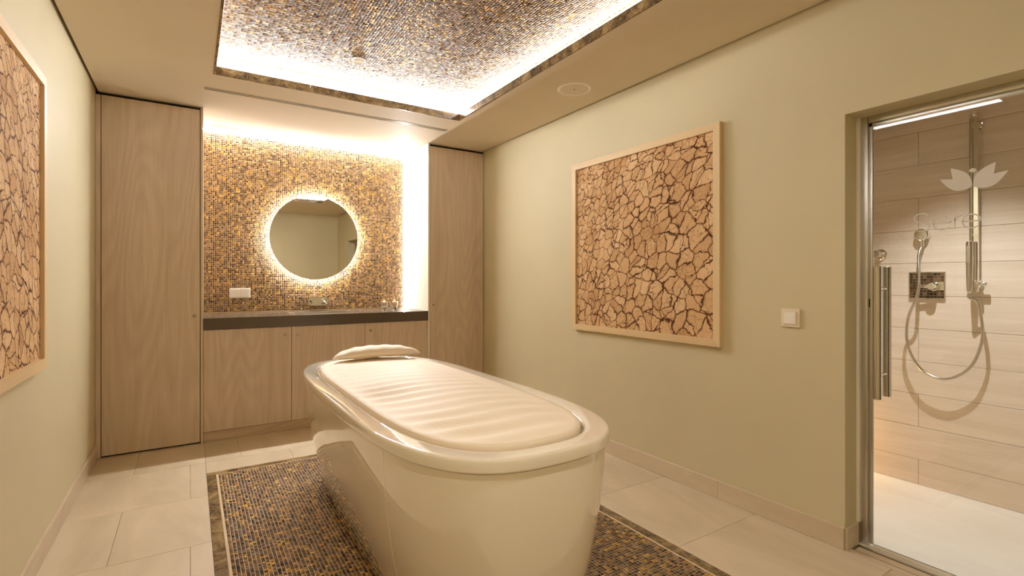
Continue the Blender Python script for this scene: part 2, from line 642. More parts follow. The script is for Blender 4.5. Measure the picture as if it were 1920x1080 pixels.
# marble border pieces
def marble_run(a0, a1, n, fn):
    st = (a1 - a0) / n
    for i in range(n):
        fn(a0 + i * st, a0 + (i + 1) * st)
marble_run(MX0, MX1, 3, lambda a, b: floor_tile(a, b, MY1 - fb, MY1, M['marble'], 'marble_strip', .0005))
marble_run(MX0, MX1, 3, lambda a, b: floor_tile(a, b, MY0, MY0 + fb, M['marble'], 'marble_strip', .0005))
marble_run(MY0 + fb, MY1 - fb, 5, lambda a, b: floor_tile(MX0, MX0 + fb, a, b, M['marble'], 'marble_strip', .0005))
marble_run(MY0 + fb, MY1 - fb, 5, lambda a, b: floor_tile(MX1 - fb, MX1, a, b, M['marble'], 'marble_strip', .0005))
gx0, gx1, gy0, gy1 = MX0 + fb, MX1 - fb, MY0 + fb, MY1 - fb
gb = obj('mosaic_grout', box(gx0 + .0005, gx1 - .0005, gy0 + .0005, gy1 - .0005, -.011, -.0012), M['mgrout'], floor)
nu = int((gx1 - gx0 - .008) / PT); nv = int((gy1 - gy0 - .008) / PT)
mosaic_mesh('mosaic_tiles', (gx0 + (gx1 - gx0 - nu * PT) / 2, gy0 + (gy1 - gy0 - nv * PT) / 2, -.0012), (1, 0, 0), (0, 1, 0), nu, nv, PT, (0, 0, 1), M['mosaic'], floor, seed=3)

# ------------------------------------------------------------------ walls
HT = H + 0.20
tag(obj('wall_left', box(XL - .1, XL, YF - .1, YB + .3, -.012, HT), M['wall']), 'plain sage beige wall behind the left picture', 'wall', kind='structure')
b = bmesh.new()
bx(b, XR, XR + .2, DY1, YB + .3, -.012, HT)
bx(b, XR, XR + .2, DY0, DY1, DH, HT)
bx(b, XR, XR + .2, YF - .1, DY0, -.012, HT)
tag(obj('wall_right', b, M['wall']), 'sage beige wall with picture, switch and shower door opening', 'wall', kind='structure')
tag(obj('wall_front', box(XL, XR, YF - .1, YF, -.012, HT), M['wall']), 'plain beige wall opposite the mosaic, seen in the round mirror', 'wall', kind='structure')

wb = thing('wall_back', 'mosaic tiled back wall of the washstand niche', 'wall', (0, YB + .06, 0), kind='structure')
obj('plaster', box(XL, XR, YB + .06, YB + .2, 0, HT), M['wall'], wb)
g = 0.008
obj('backing_panel', box(NX0 + .001, NX1 - g, YB + .006, YB + .06, .93, H - g), M['mgrout'], wb)
nu = int((NX1 - NX0 - g - .001) / PT); nv = int((H - g - .935) / PT)
ou = NX1 - g - nu * PT
mosaic_mesh('mosaic_tiles', (ou, YB + .0061, H - g - nv * PT - .001), (1, 0, 0), (0, 0, 1), nu, nv, PT, (0, -1, 0), M['mosaic'], wb, seed=5, tilt=.02)

# light strips round the mosaic panel
o = obj('light_strip', box(NX0 + .004, NX1 - .004, YB + .0012, YB + .0058, H - .0075, H - .0015), M['led_top'], loc=(.98, YB, H - .01))
tag(o, 'white light strip along the top edge of the mosaic wall', 'light')
o = obj('light_strip', box(CX0 + .001, CX1 - .001, YB - .090, YB - .078, H - .003, H + .004), M['led_wash'], loc=(.98, YB - .084, H - .003))
tag(o, 'slim flush light profile in the niche ceiling above the countertop', 'light')
o = obj('light_strip', box(NX1 - .0075, NX1 - .0015, YB + .0012, YB + .0058, .935, H - .02), M['led_side'], loc=(NX1 - .01, YB, .93))
tag(o, 'upright light strip on the right edge of the mosaic wall', 'light')

# baseboards
def baseboard(name, side, label):
    root = thing(name, label, 'baseboard', (0, 0, 0), kind='structure')
    if side == 'right':
        for a, c in ((DY1, 1.74), (1.74, 2.94), (2.94, YC)):
            obj('stone_piece', box(XR - .012, XR, a + .0008, c - .0008, .0005, .098, bev=.001, seg=1), M['lime2'], root)
        obj('stone_piece', box(XR, XR + .105, DY1 - .012, DY1, .0005, .098, bev=.001, seg=1), M['lime2'], root)
    elif side == 'left':
        for a, c in ((YF, .9), (.9, 2.1), (2.1, 3.3), (3.3, YC)):
            obj('stone_piece', box(XL, XL + .012, a + .0008, c - .0008, .0005, .098, bev=.001, seg=1), M['lime2'], root)
    else:
        for a, c in ((XL + .012, .5), (.5, 1.7), (1.7, XR)):
            obj('stone_piece', box(a + .0008, c - .0008, YF, YF + .012, .0005, .098, bev=.001, seg=1), M['lime2'], root)
baseboard('baseboard_right', 'right', 'limestone baseboard along the right wall, turning into the shower doorway')
baseboard('baseboard_left', 'left', 'limestone baseboard along the left wall')
baseboard('baseboard_front', 'front', 'limestone baseboard along the wall opposite the niche')

# ------------------------------------------------------------------ ceiling with the mosaic cove
ceil = thing('ceiling', 'cream ceiling with a recessed mosaic cove lit round its rim', 'ceiling', (0, 0, H), kind='structure')
GAP = 0.016
LED_H = 0.03
b = bmesh.new()
bx(b, XL + GAP, CX0, YF, YB + .05, H, H + LED_H)
bx(b, CX1, XR - GAP, YF, YB + .05, H, H + LED_H)
bx(b, CX0, CX1, CY1, YB + .05, H + .0045, H + LED_H)
bx(b, CX0, CX1, CY1, YB - .091, H, H + .0045)
bx(b, CX0, CX1, YB - .077, YB + .05, H, H + .0045)
bx(b, CX0, CX1, YF, CY0, H, H + LED_H)
obj('plasterboard', b, M['ceil'], ceil)
CW = 0.13; RT = H + 0.165
RX0, RX1, RY0, RY1 = CX0 - CW, CX1 + CW, CY0 - CW, CY1 + CW
b = bmesh.new()
bx(b, RX0 - .02, RX0, RY0 - .02, RY1 + .02, H + LED_H, RT)
bx(b, RX1, RX1 + .02, RY0 - .02, RY1 + .02, H + LED_H, RT)
bx(b, RX0, RX1, RY0 - .02, RY0, H + LED_H, RT)
bx(b, RX0, RX1, RY1, RY1 + .02, H + LED_H, RT)
obj('cove_wall', b, M['pale_cream'], ceil)
obj('cove_slab', box(XL, XR, YF, YB + .05, RT, RT + .03), M['cgrout'], ceil)
nu = int((RX1 - RX0) / PT); nv = int((RY1 - RY0) / PT)
mosaic_mesh('mosaic_tiles', (RX0 + (RX1 - RX0 - nu * PT) / 2, RY0 + (RY1 - RY0 - nv * PT) / 2, RT), (1, 0, 0), (0, 1, 0), nu, nv, PT, (0, 0, -1), M['mosaic'], ceil, seed=9, tilt=.014, thick=.0003, gap=.0017)
lip_t, lip_b, lip_top = 0.014, 0.004, 0.048
def lip(x0, x1, y0, y1):
    obj('marble_strip', box(x0 + .0006, x1 - .0006, y0 + .0006, y1 - .0006, H - lip_b, H + lip_top, bev=.001, seg=1), M['marble'], ceil)
marble_run(CX0, CX1, 3, lambda a, c: lip(a, c, CY1 - lip_t, CY1))
marble_run(CX0, CX1, 3, lambda a, c: lip(a, c, CY0, CY0 + lip_t))
marble_run(CY0 + lip_t, CY1 - lip_t, 4, lambda a, c: lip(CX0, CX0 + lip_t, a, c))
marble_run(CY0 + lip_t, CY1 - lip_t, 4, lambda a, c: lip(CX1 - lip_t, CX1, a, c))
# cove light: four runs of one fitting fixed high on the cove walls
cl = thing('cove_light', 'white light strip hidden round the ceiling cove', 'light', ((CX0 + CX1) / 2, (CY0 + CY1) / 2, H + .068))
z0, z1 = H + .068, H + .155
q = .006
obj('light_run', box(RX0 + q, RX1 - q, RY1 - q, RY1 - .0005, z0, z1), M['led_cove'], cl)
obj('light_run', box(RX0 + q, RX1 - q, RY0 + .0005, RY0 + q, z0, z1), M['led_cove'], cl)
obj('light_run', box(RX0 + .0005, RX0 + q, RY0 + q, RY1 - q, z0, z1), M['led_cove'], cl)
obj('light_run', box(RX1 - q, RX1 - .0005, RY0 + q, RY1 - q, z0, z1), M['led_cove'], cl)

# detector in the cove
o = thing('smoke_detector', 'small round white detector on the mosaic cove ceiling', 'detector', (.934, 3.335, RT - .005))
obj('body', lathe([(0, 0), (.045, 0), (.045, -.006), (.040, -.012), (0, -.012)], 'Z', (.934, 3.335, RT - .004), 28), M['white'], o, True)
obj('ring', lathe([(.028, -.0115), (.032, -.0135), (.036, -.0115)], 'Z', (.934, 3.335, RT - .004), 28), M['ivory'], o, True)

# round ceiling speaker
spx, spy = 2.18, 2.63
o = thing('ceiling_speaker', 'round flush ceiling speaker with pale grille near the right wall', 'speaker', (spx, spy, H))
obj('ring', lathe([(.094, -.001), (.096, -.006), (.108, -.006), (.113, -.001), (.113, 0), (.094, 0)], 'Z', (spx, spy, H), 48, closed=True), M['white'], o, True)
obj('grille', lathe([(0, -.0035), (.0945, -.002), (.0945, 0), (0, 0)], 'Z', (spx, spy, H), 48), M['speaker'], o, True)
obj('centre_mark', lathe([(0, -.0055), (.006, -.005), (.006, -.002), (0, -.002)], 'Z', (spx, spy, H), 16), M['carcass'], o, True)

# linear air slot
o = thing('air_diffuser', 'long double-slot air outlet in the ceiling before the niche', 'vent', (.97, 3.95, H))
b = bmesh.new()
for y0, y1 in ((3.920, 3.926), (3.942, 3.952), (3.968, 3.974)):
    bx(b, .08, 1.86, y0, y1, H - .003, H)
obj('frame', b, M['ivory'], o)
obj('slot', box(.081, 1.859, 3.926, 3.942, H - .0012, H - .0002), M['dark'], o)
obj('slot', box(.081, 1.859, 3.952, 3.968, H - .0012, H - .0002), M['dark'], o)

# recessed room downlight near the entrance
def downlight(name, label, x, y, z, watts, angle, col, size=.02, blend=.5):
    o = thing(name, label, 'lamp', (x, y, z))
    obj('trim_ring', lathe([(.030, 0), (.030, -.003), (.042, -.003), (.044, 0)], 'Z', (x, y, z), 32, closed=True), M['white'], o, True)
    obj('lens', lathe([(0, -.0015), (.0295, -.0015), (.0295, 0), (0, 0)], 'Z', (x, y, z), 32), M['led_lamp'], o, True)
    ld = bpy.data.lights.new(name + '_beam', 'SPOT')
    ld.energy = watts; ld.color = col; ld.spot_size = math.radians(angle); ld.spot_blend = blend; ld.shadow_soft_size = size
    lo = bpy.data.objects.new('beam', ld); C.objects.link(lo)
    lo.parent = o; lo.location = (0, 0, -.008)
    return o
downlight('downlight', 'recessed downlight in the ceiling near the entrance, right one', 1.02, .5, H, W_SPOT_ROOM, 160, (1, .92, .80), .03, .9)
downlight('downlight', 'recessed downlight in the ceiling near the entrance, left one', .2, .5, H, W_SPOT_ROOM, 160, (1, .92, .80), .03, .9)

# ------------------------------------------------------------------ wardrobes
def lock(x, z, y, parent):
    l = obj('lock', lathe([(0, 0), (.0115, 0), (.0115, -.003), (.009, -.006), (0, -.006)], 'Y', (x, y, z), 20), M['brass'], parent, True)
    obj('keyhole', box(x - .0012, x + .0012, y - .0068, y - .0055, z - .005, z + .005), M['dark'], l)
    return l

def wardrobe(label, x0, x1, fill, panel, lockx, lockz):
    o = thing('wardrobe', label, 'wardrobe', ((x0 + x1) / 2, YC, 0))
    t = .016
    px0, px1 = (x1 - t, x1) if panel == 'right' else (x0, x0 + t)
    obj('side_panel', box(px0, px1, YC, YB + .055, .0005, H - .001, bev=.001, seg=1), M['pale_cream'] if panel == 'left' else M['wood'], o)  # niche-side panel: glare of the niche light put into a paler colour
    fx0, fx1 = (x0, x0 + fill) if panel == 'right' else (x1 - fill, x1)
    obj('filler_strip', box(fx0, fx1, YC + .004, YC + .024, .0005, H - .022, bev=.001, seg=1), M['wood'], o)
    d0, d1 = (fx1 + .004, px0 - .004) if panel == 'right' else (px1 + .004, fx0 - .004)
    obj('carcass', box(min(fx0, px1), max(fx1, px0), YC + .026, YB + .055, .004, H - .002) if False else
        (box(fx0, px0, YC + .026, YB + .055, .0005, H - .002) if panel == 'right' else box(px1, fx1, YC + .026, YB + .055, .0005, H - .002)), M['dark'], o)
    d = obj('door', box(d0, d1, YC + .002, YC + .024, .012, H - .022, bev=.0012, seg=1), M['wood'], o)
    lock(lockx, lockz, YC + .002, d)
    return o
wardrobe('tall whitened oak wardrobe with one door against the left wall', XL + .001, NX0, .028, 'right', .025, .952)
wardrobe('tall whitened oak wardrobe with one door in the right corner', NX1, XR - .001, .004, 'left', 1.935, .985)

# ------------------------------------------------------------------ washstand
CT0, CT1 = .845, .93
def base_unit(label, x0, x1, lx):
    o = thing('base_cabinet', label, 'cabinet', ((x0 + x1) / 2, YC, .07), group='oak washstand cabinets')
    obj('body', box(x0 + .001, x1 - .001, YC + .030, YB - .01, .078, CT0 - .19), M['carcass'], o)
    obj('top_rail', box(x0 + .001, x1 - .001, YC + .030, YC + .05, CT0 - .19, CT0 - .001), M['carcass'], o)
    d = obj('door', box(x0 + .0016, x1 - .0016, YC + .008, YC + .028, .078, CT0 - .004, bev=.001, seg=1), M['wood'], o)
    lock(lx, .775, YC + .008, d)
base_unit('low oak cabinet beside the tall left wardrobe', NX0, .692, .648)
base_unit('middle low oak cabinet under the sink', .692, 1.290, .745)
base_unit('low oak cabinet beside the tall right wardrobe', 1.290, NX1, 1.34)
o = obj('plinth', box(NX0 + .001, NX1 - .001, YC + .018, YC + .04, .0005, .074, bev=.001, seg=1), M['wood_h'], loc=(.98, YC, 0))
tag(o, 'low oak plinth under the washstand cabinets', 'plinth')

ct = thing('countertop', 'thick grey brown stone countertop across the niche', 'countertop', (.98, YC, CT0))
sx0, sx1, sy0, sy1 = .74, 1.24, 4.50, 4.85
b = bmesh.new()
yf = YC - .004
bx(b, NX0 + .001, sx0, yf, YB - .001, CT0, CT1)
bx(b, sx1, NX1 - .001, yf, YB - .001, CT0, CT1)
bx(b, sx0, sx1, yf, sy0, CT0, CT1)
bx(b, sx0, sx1, sy1, YB - .001, CT0, CT1)
bmesh.ops.remove_doubles(b, verts=b.verts, dist=1e-5)
obj('slab', b, M['counter'], ct)

sk = thing('sink', 'rectangular steel sink set flush in the dark countertop', 'sink', (.99, 4.675, .78))
b = bmesh.new()
o1 = [Vector((x, y, CT1 + .0015)) for x, y in ((sx0 - .012, sy0 - .012), (sx1 + .012, sy0 - .012), (sx1 + .012, sy1 + .012), (sx0 - .012, sy1 + .012))]
o2 = [Vector((x, y, CT1 + .0015)) for x, y in ((sx0 + .004, sy0 + .004), (sx1 - .004, sy0 + .004), (sx1 - .004, sy1 - .004), (sx0 + .004, sy1 - .004))]
o3 = [Vector((v.x, v.y, CT1 + .0002)) for v in o1]
loft([o3, o1, o2], b)
obj('rim', b, M['steel'], sk)
b = bmesh.new()
i0 = o2
i1 = [Vector((.99 + (v.x - .99) * .95, 4.675 + (v.y - 4.675) * .94, .80)) for v in o2]
i2 = [Vector((.99 + (v.x - .99) * .85, 4.675 + (v.y - 4.675) * .8, .785)) for v in o2]
loft([i0, i1, i2], b, cap1=True)
obj('basin', b, M['steel'], sk, True, angle=50)
obj('drain', lathe([(0, .0035), (.018, .003), (.028, .004), (.031, .0005), (0, .0005)], 'Z', (.99, 4.675, .785), 24), M['chrome'], sk, True)

fx, fz = 1.017, 1.02
fa = thing('faucet', 'chrome wall-mounted basin mixer on a rounded plate', 'faucet', (fx, YB, fz))
obj('plate', prism(rrect(fx - .088, fx + .088, fz - .040, fz + .040, .036, 8), 'Y', YB - .012, YB + .0005), M['chrome'], fa, True)
obj('spout', prism(rrect(fx - .084, fx + .012, fz - .015, fz + .017, .0145, 6), 'Y', YB - .150, YB - .0125), M['chrome'], fa, True)
obj('aerator', lathe([(0, -.012), (.010, -.012), (.010, 0), (0, 0)], 'Z', (fx - .036, YB - .128, fz - .0155), 16), M['nickel'], fa, True)
obj('lever_base', lathe([(0, -.048), (.022, -.046), (.026, -.040), (.026, -.011), (.030, -.011), (0, -.011)], 'Y', (fx + .046, YB, fz), 24) if False else
    lathe([(.030, -.0115), (.027, -.016), (.025, -.040), (.021, -.047), (0, -.049)], 'Y', (fx + .046, YB, fz), 24), M['chrome'], fa, True)
obj('lever', tube([(fx + .046, YB - .044, fz), (fx + .056, YB - .062, fz - .016), (fx + .068, YB - .075, fz - .032)], [.008, .007, .006], 12), M['chrome'], fa, True)

# mirror with halo
mx, mz, mr = .985, 1.615, .392
mi = thing('round_mirror', 'round backlit mirror glowing on the mosaic wall', 'mirror', (mx, YB, mz))
obj('glass', lathe([(0, -.052), (mr - .002, -.052), (mr, -.0505), (mr, -.0475), (mr - .001, -.0465), (0, -.0465)], 'Y', (mx, YB, mz), 128), M['mirror'], mi)
obj('backing', lathe([(0, -.0465), (mr - .040, -.0465), (mr - .040, -.001), (0, -.001)], 'Y', (mx, YB, mz), 96), M['white'], mi, True)
obj('light_ring', lathe([(mr - .0395, -.038), (mr - .036, -.038), (mr - .036, -.012), (mr - .0395, -.012)], 'Y', (mx, YB, mz), 96, closed=True), M['led_halo'], mi, True)

# double socket plate on the mosaic
so = thing('socket_plate', 'white double switch plate on the mosaic left of the faucet', 'switch', (.366, YB, 1.105))
obj('frame', box(.284, .448, YB - .009, YB + .0005, 1.063, 1.147, bev=.002), M['white'], so)
for a, c in ((.293, .363), (.369, .439)):
    obj('rocker', box(a, c, YB - .013, YB - .009, 1.071, 1.139, bev=.0015), M['white'], so)

# tealight jars
def jar(x, y, label):
    o = thing('tealight_jar', label, 'jar', (x, y, CT1), group='glass tealight jars on the countertop')
    prof_o = [(0, .001), (.017, .001), (.019, .006), (.024, .025), (.032, .055), (.034, .068), (.031, .078), (.025, .083)]
    prof_i = [(.023, .082), (.029, .076), (.0315, .067), (.0295, .056), (.022, .027), (.015, .012), (0, .010)]
    obj('glass', lathe(prof_o + prof_i, 'Z', (x, y, CT1), 28), M['jar'], o, True, angle=60)
    obj('candle', lathe([(0, .0105), (.014, .0105), (.020, .028), (.0225, .040), (0, .040)], 'Z', (x, y, CT1), 24), M['wax'], o, True)
    obj('stopper', lathe([(.0245, .084), (.012, .086), (.009, .090), (.0105, .097), (.008, .103), (0, .105)], 'Z', (x, y, CT1), 20), M['wax'], o, True)
jar(1.535, 4.63, 'left of two small clear glass jars with candles on the countertop')
jar(1.635, 4.63, 'right of two small clear glass jars with candles, nearer the wardrobe')

# ------------------------------------------------------------------ treatment bed
BX, BY, BA, BB, BT = .962, 2.348, .445, 1.124, .690
bed = thing('treatment_bed', 'glossy cream tub-shaped treatment bed standing on the mosaic', 'bed', (BX, BY, 0))
NB = 144
def lp(a, b, z, n=2.8, m=4.15):
    return [Vector((x, y, z)) for x, y in superloop(BX, BY, a, b, n, m, NB)]
BAND = .044
loops = []
for i in range(15):
    f = i / 14
    z = .004 + f * (BT - BAND - .010)
    k = 1 - (1 - f) ** 1.7
    loops.append(lp(.315 + (BA - .012 - .315) * k, BB - .10 + (.10 - .012) * k, z))
loops.append(lp(BA - .0125, BB - .0125, BT - BAND - .0075))
loops.append(lp(BA - .016, BB - .016, BT - BAND - .0045))
loops.append(lp(BA - .021, BB - .021, BT - BAND - .003))
loops.append(lp(BA - .022, BB - .022, BT - BAND + .002))
seam_i = min(range(NB), key=lambda q: (loops[14][q] - Vector((BX - BA, 1.66, loops[14][q].z))).length)
seam = []
for L_ in loops[:15]:
    p_, q_ = L_[seam_i], L_[(seam_i + 1) % NB]
    t_ = (q_ - p_).normalized(); n_o = Vector((p_.x - BX, p_.y - BY, 0)); n_o = (n_o - t_ * n_o.dot(t_)).normalized()
    seam.append([p_ - t_ * .002 - n_o * .001, p_ - t_ * .0014 + n_o * .0011, p_ + t_ * .0014 + n_o * .0011, p_ + t_ * .002 - n_o * .001])
b = loft(loops, cap0=True)
obj('shell', b, M['gel'], bed, True, angle=60)
obj('panel_seam', loft(seam, cap0=True, cap1=True), M['gel'], bed, True)
# lid ring with rounded edges, open in the middle for the mattress
IN = .085
prof = [(-.020, -BAND + .003), (-.006, -BAND), (-.002, -BAND + .0005), (0, -BAND + .003), (.0005, -BAND + .006), (.001, -.022), (.0008, -.010),
        (0, -.006), (-.002, -.0022), (-.0055, -.0004), (-.010, 0), (-.030, -.0004), (-.058, -.0015), (-.070, -.0030), (-.078, -.0060), (-.083, -.011), (-IN, -.018), (-IN - .001, -.040)]
b = loft([lp(BA + d, BB + d, BT + z) for d, z in prof])
obj('rim', b, M['gel'], bed, True, angle=75)
obj('tray', loft([lp(BA - .010, BB - .010, BT - BAND - .012), lp(BA - .010, BB - .010, BT - BAND - .002)], cap0=True, cap1=True) if False else
    loft([lp(BA - IN - .004, BB - IN - .004, BT - .046), lp(BA - IN + .004, BB - IN + .004, BT - .040)], cap0=True, cap1=True), M['gel'], bed)

# mattress: rippled vinyl cushion lying in the tub
MA, MB_ = BA - IN - .006, BB - IN - .006
rings = []
NR = 22
for i in range(NR + 1):
    f = i / NR
    if i < 5:
        s = 1.0 - .0 * f
        ang = i / 4 * PI / 2
        s = 1 - .014 * (1 - math.cos(ang)) / 1.0
        zz = BT - .039 + .045 * math.sin(ang)
    else:
        s = (1 - .014) * (1 - (i - 4) / (NR - 4) * .9996)
        zz = None
    ring = []
    for x, y in superloop(BX, BY, MA * s, MB_ - (MA - MA * s), 2.8, 4.15, 320):
        if zz is None:
            u = (x - BX) / MA
            edge = min(1.0, (i - 4) / 5)
            q = max(0.0, (y - 1.16) / 2.3)
            w = math.sin(2 * PI * 21 * q ** 1.22 + 2.2 * u + .9 * math.sin(4 * u + 2 * y))
            lf = max(0.0, -u) ** .7
            amp = (.0016 + .0068 * lf * (.6 + .4 * math.sin(9 * y)) + .0036 * math.exp(-((y - 1.35) / .35) ** 2)) * edge
            z = BT + .006 + .012 * (1 - u * u) * edge + amp * w + .003 * math.sin(3.1 * y + 2 * u) * edge
        else:
            z = zz
        ring.append(Vector((x, y, z)))
    rings.append(ring)
b = loft(rings, cap0=True)
bmesh.ops.remove_doubles(b, verts=b.verts, dist=.0009)
o = obj('mattress', b, M['vinyl'], None, True, loc=(BX, BY, BT - .039), angle=80)
tag(o, 'rippled cream vinyl mattress set into the treatment bed', 'mattress')

# pillow
pcx, pcy = 1.03, 3.235
b = bmesh.new()
rings = []
Np, Nr = 34, 28
for i in range(Np + 1):
    t = -1 + 2 * i / Np
    s = max(.02, (1 - abs(t) ** 2.6)) ** .62
    cx = pcx + .29 * t
    cy = pcy + .04 * (1 - t * t) - .015 + .012 * t
    ring = []
    for k in range(Nr):
        a = 2 * PI * k / Nr
        ca, sa = math.cos(a), math.sin(a)
        ry, rz = .092 * s, .044 * s
        y = cy + ry * math.copysign(abs(ca) ** .9, ca)
        z = .0 + rz * math.copysign(abs(sa) ** .85, sa) * (1.08 if sa > 0 else .6)
        z += .002 * math.sin(18 * t + 3 * a)
        ring.append(Vector((cx, y, BT + .051 + z - .004 * t - .018 * (1 - s))))
    rings.append(ring)
loft(rings, b, cap0=True, cap1=True)
pl = obj('pillow', b, M['vinyl'], None, True, loc=(pcx, pcy, BT + .01), angle=80)
tag(pl, 'slim cream vinyl pillow at the far end of the treatment bed', 'pillow')

# ------------------------------------------------------------------ pictures
def picture(label, wall_x, sgn, y0, y1, z0, z1, k):
    """sgn -1: faces -X (right wall), +1: faces +X (left wall)"""
    o = thing('framed_picture', label, 'picture', (wall_x, (y0 + y1) / 2, z0), group='cracked earth pictures')
    w, d = .042, .032
    xa, xb = sorted((wall_x + sgn * .001, wall_x + sgn * d))
    def mitre(p):
        return prism(p, 'X', xa, xb)
    obj('frame_rail', mitre([(y0, z0), (y1, z0), (y1 - w, z0 + w), (y0 + w, z0 + w)]), M['maple_y'], o)
    obj('frame_rail', mitre([(y0, z1), (y1, z1), (y1 - w, z1 - w), (y0 + w, z1 - w)]), M['maple_y'], o)
    obj('frame_rail', mitre([(y0, z0), (y0 + w, z0 + w), (y0 + w, z1 - w), (y0, z1)]), M['maple_z'], o)
    obj('frame_rail', mitre([(y1, z0), (y1 - w, z0 + w), (y1 - w, z1 - w), (y1, z1)]), M['maple_z'], o)
    # the print: a thin board with a warped uv so that the cells grow to one corner, as in the photograph
    b = bmesh.new()
    uvl = b.loops.layers.uv.new('UVMap')
    G = 24
    xs = wall_x + sgn * .018
    q = .006
    grid = [[b.verts.new((xs, y0 + w - q + (y1 - y0 - 2 * (w - q)) * i / G, z0 + w - q + (z1 - z0 - 2 * (w - q)) * j / G)) for j in range(G + 1)] for i in range(G + 1)]
    for i in range(G):
        for j in range(G):
            f = b.faces.new((grid[i][j], grid[i + 1][j], grid[i + 1][j + 1], grid[i][j + 1]))
    for f in b.faces:
        for L in f.loops:
            u = (L.vert.co.y - y0) / (y1 - y0); v = (L.vert.co.z - z0) / (z1 - z0)
            a = u; c = v                       # a: 0 near camera, 1 far; cells shrink with a and c
            den = 1.62 - .50 * a - .34 * c
            L[uvl].uv = (a / den * 1.15 + k, c / den * 1.15 + k * .7)
    if sgn < 0:
        bmesh.ops.reverse_faces(b, faces=b.faces)
    ext = bmesh.ops.extrude_face_region(b, geom=list(b.faces))
    bmesh.ops.translate(b, verts=[v for v in ext['geom'] if isinstance(v, bmesh.types.BMVert)], vec=(-sgn * .006, 0, 0))
    bmesh.ops.recalc_face_normals(b, faces=b.faces)
    obj('print', b, M['print'], o)
    return o
picture('large square framed cracked earth picture on the right wall', XR, -1, 1.715, 2.985, .845, 2.09, 0.0)
picture('framed cracked earth picture on the left wall, cut by the frame edge', XL, 1, 1.595, 2.865, .845, 2.07, 3.3)

# wall switch
ys, zs = 1.340, 1.030
sw = thing('light_switch', 'square ivory light switch on the right wall by the shower door', 'switch', (XR, ys, zs))
hw = .045
obj('frame', box(XR - .010, XR - .0003, ys - hw, ys + hw, zs - hw, zs + hw, bev=.002), M['ivory'], sw)
obj('inner_frame', box(XR - .0125, XR - .010, ys - .034, ys + .034, zs - .034, zs + .034, bev=.001, seg=1), M['ivory'], sw)
obj('rocker', prism([(ys - .028, 0), (ys + .028, 0)], 'X', 0, 1) if False else box(XR - .0165, XR - .0125, ys - .028, ys + .028, zs - .029, zs + .029, bev=.0015), M['white'], sw)

# ------------------------------------------------------------------ shower room
SZ = 2.38
SY0, SY1 = -.05, 1.80
M['plank'] = wood('wood_look_tile', srgb(228, 213, 196), srgb(206, 188, 166), 'Y', 9, .5, .45)
M['sfloor'] = limestone('shower_floor_stone', srgb(232, 226, 214), .95)
ws = thing('wall_shower', 'wood-look tiled back wall of the shower', 'wall', (SX, 0, 0), kind='structure')
obj('backing', box(SX + .006, SX + .1, SY0, SY1, 0, SZ), M['grout'], ws)
ph = .1945
row = 0
z = -.045
plank_mesh = {}
while z < SZ:
    za, zb = max(z, 0.0), min(z + ph, SZ)
    off = 1.218 if row % 2 == 0 else .618
    ysl = [SY0]
    y = off - 2.4
    while y < SY1:
        if y > SY0 + .02:
            ysl.append(y)
        y += 1.2
    ysl.append(SY1)
    for a, c in zip(ysl, ysl[1:]):
        key = (round(c - a, 4), round(zb - za, 4))
        if key in plank_mesh:
            p = bpy.data.objects.new('plank_tile', plank_mesh[key]); C.objects.link(p); p.parent = ws
        else:
            p = obj('plank_tile', box(SX - .001, SX + .006, a + .001, c - .001, za + .001, zb - .001, bev=.0006, seg=1), M['plank'], loc=(SX, a, za))
            p.parent = ws
            plank_mesh[key] = p.data
        p.location = (0, a, za)
    z += ph
    row += 1
tag(obj('wall_shower_end', box(XR + .2, SX + .1, SY1, SY1 + .1, 0, SZ), M['plank']), 'far end wall of the shower behind the door jamb', 'wall', kind='structure')
tag(obj('wall_shower_side', box(XR + .2, SX + .1, SY0 - .1, SY0, 0, SZ), M['plank']), 'near end wall of the shower', 'wall', kind='structure')
tag(obj('ceiling_shower', box(XR + .2, SX + .1, SY0, SY1, SZ, SZ + .05), M['ceil']), 'low cream ceiling over the shower', 'ceiling', kind='structure')
tag(obj('floor_shower', box(XR + .108, SX + .006, SY0, SY1, -.03, .0), M['sfloor']), 'pale stone shower floor', 'floor', kind='structure')

# drain in front of the glass door
dr = thing('floor_drain', 'linear floor drain with stone insert under the shower door', 'drain', (XR + .07, .68, 0))
dx0, dx1 = XR + .036, XR + .106
obj('channel', box(dx0, dx1, DY0 + .005, DY1 - .014, -.03, -.008), M['dark'], dr)
obj('insert', box(dx0 + .007, dx1 - .020, DY0 + .01, DY1 - .022, -.008, -.001, bev=.0006, seg=1), M['lime'], dr)
b = bmesh.new()
bx(b, dx0, dx0 + .002, DY0 + .005, DY1 - .014, -.008, 0)
bx(b, dx1 - .014, dx1 - .002, DY0 + .005, DY1 - .014, -.008, .0005)
obj('steel_edge', b, M['steel'], dr)

# glass door
GX = XR + .135
dg = thing('door_1', 'clear glass shower door with steel pull handle', 'door', (GX, DY1, 0), kind='structure')
pane_y1 = DY1 - .042
obj('pane', box(GX, GX + .008, DY0 + .01, pane_y1 + .012, .012, DH - .035), M['glass'], dg)
b = bmesh.new()
bx(b, GX - .012, GX + .020, DY1 - .040, DY1 - .0005, .0, DH - .0005, bev=.002)
bx(b, GX - .004, GX + .012, DY1 - .056, DY1 - .040, .01, DH - .03, bev=.002)
obj('side_profile', b, M['alu'], dg, True)
obj('jamb_seal', box(GX - .030, GX - .012, DY1 - .012, DY1 - .0005, .1, DH - .0005, bev=.001, seg=1), M['pale_cream'], dg)
b = bmesh.new()
bx(b, GX - .012, GX + .026, DY0 + .001, DY1 - .041, DH - .030, DH - .0005, bev=.002)
bx(b, GX - .004, GX + .014, DY0 + .001, DY1 - .041, DH - .048, DH - .030, bev=.002)
obj('header_rail', b, M['alu'], dg, True)
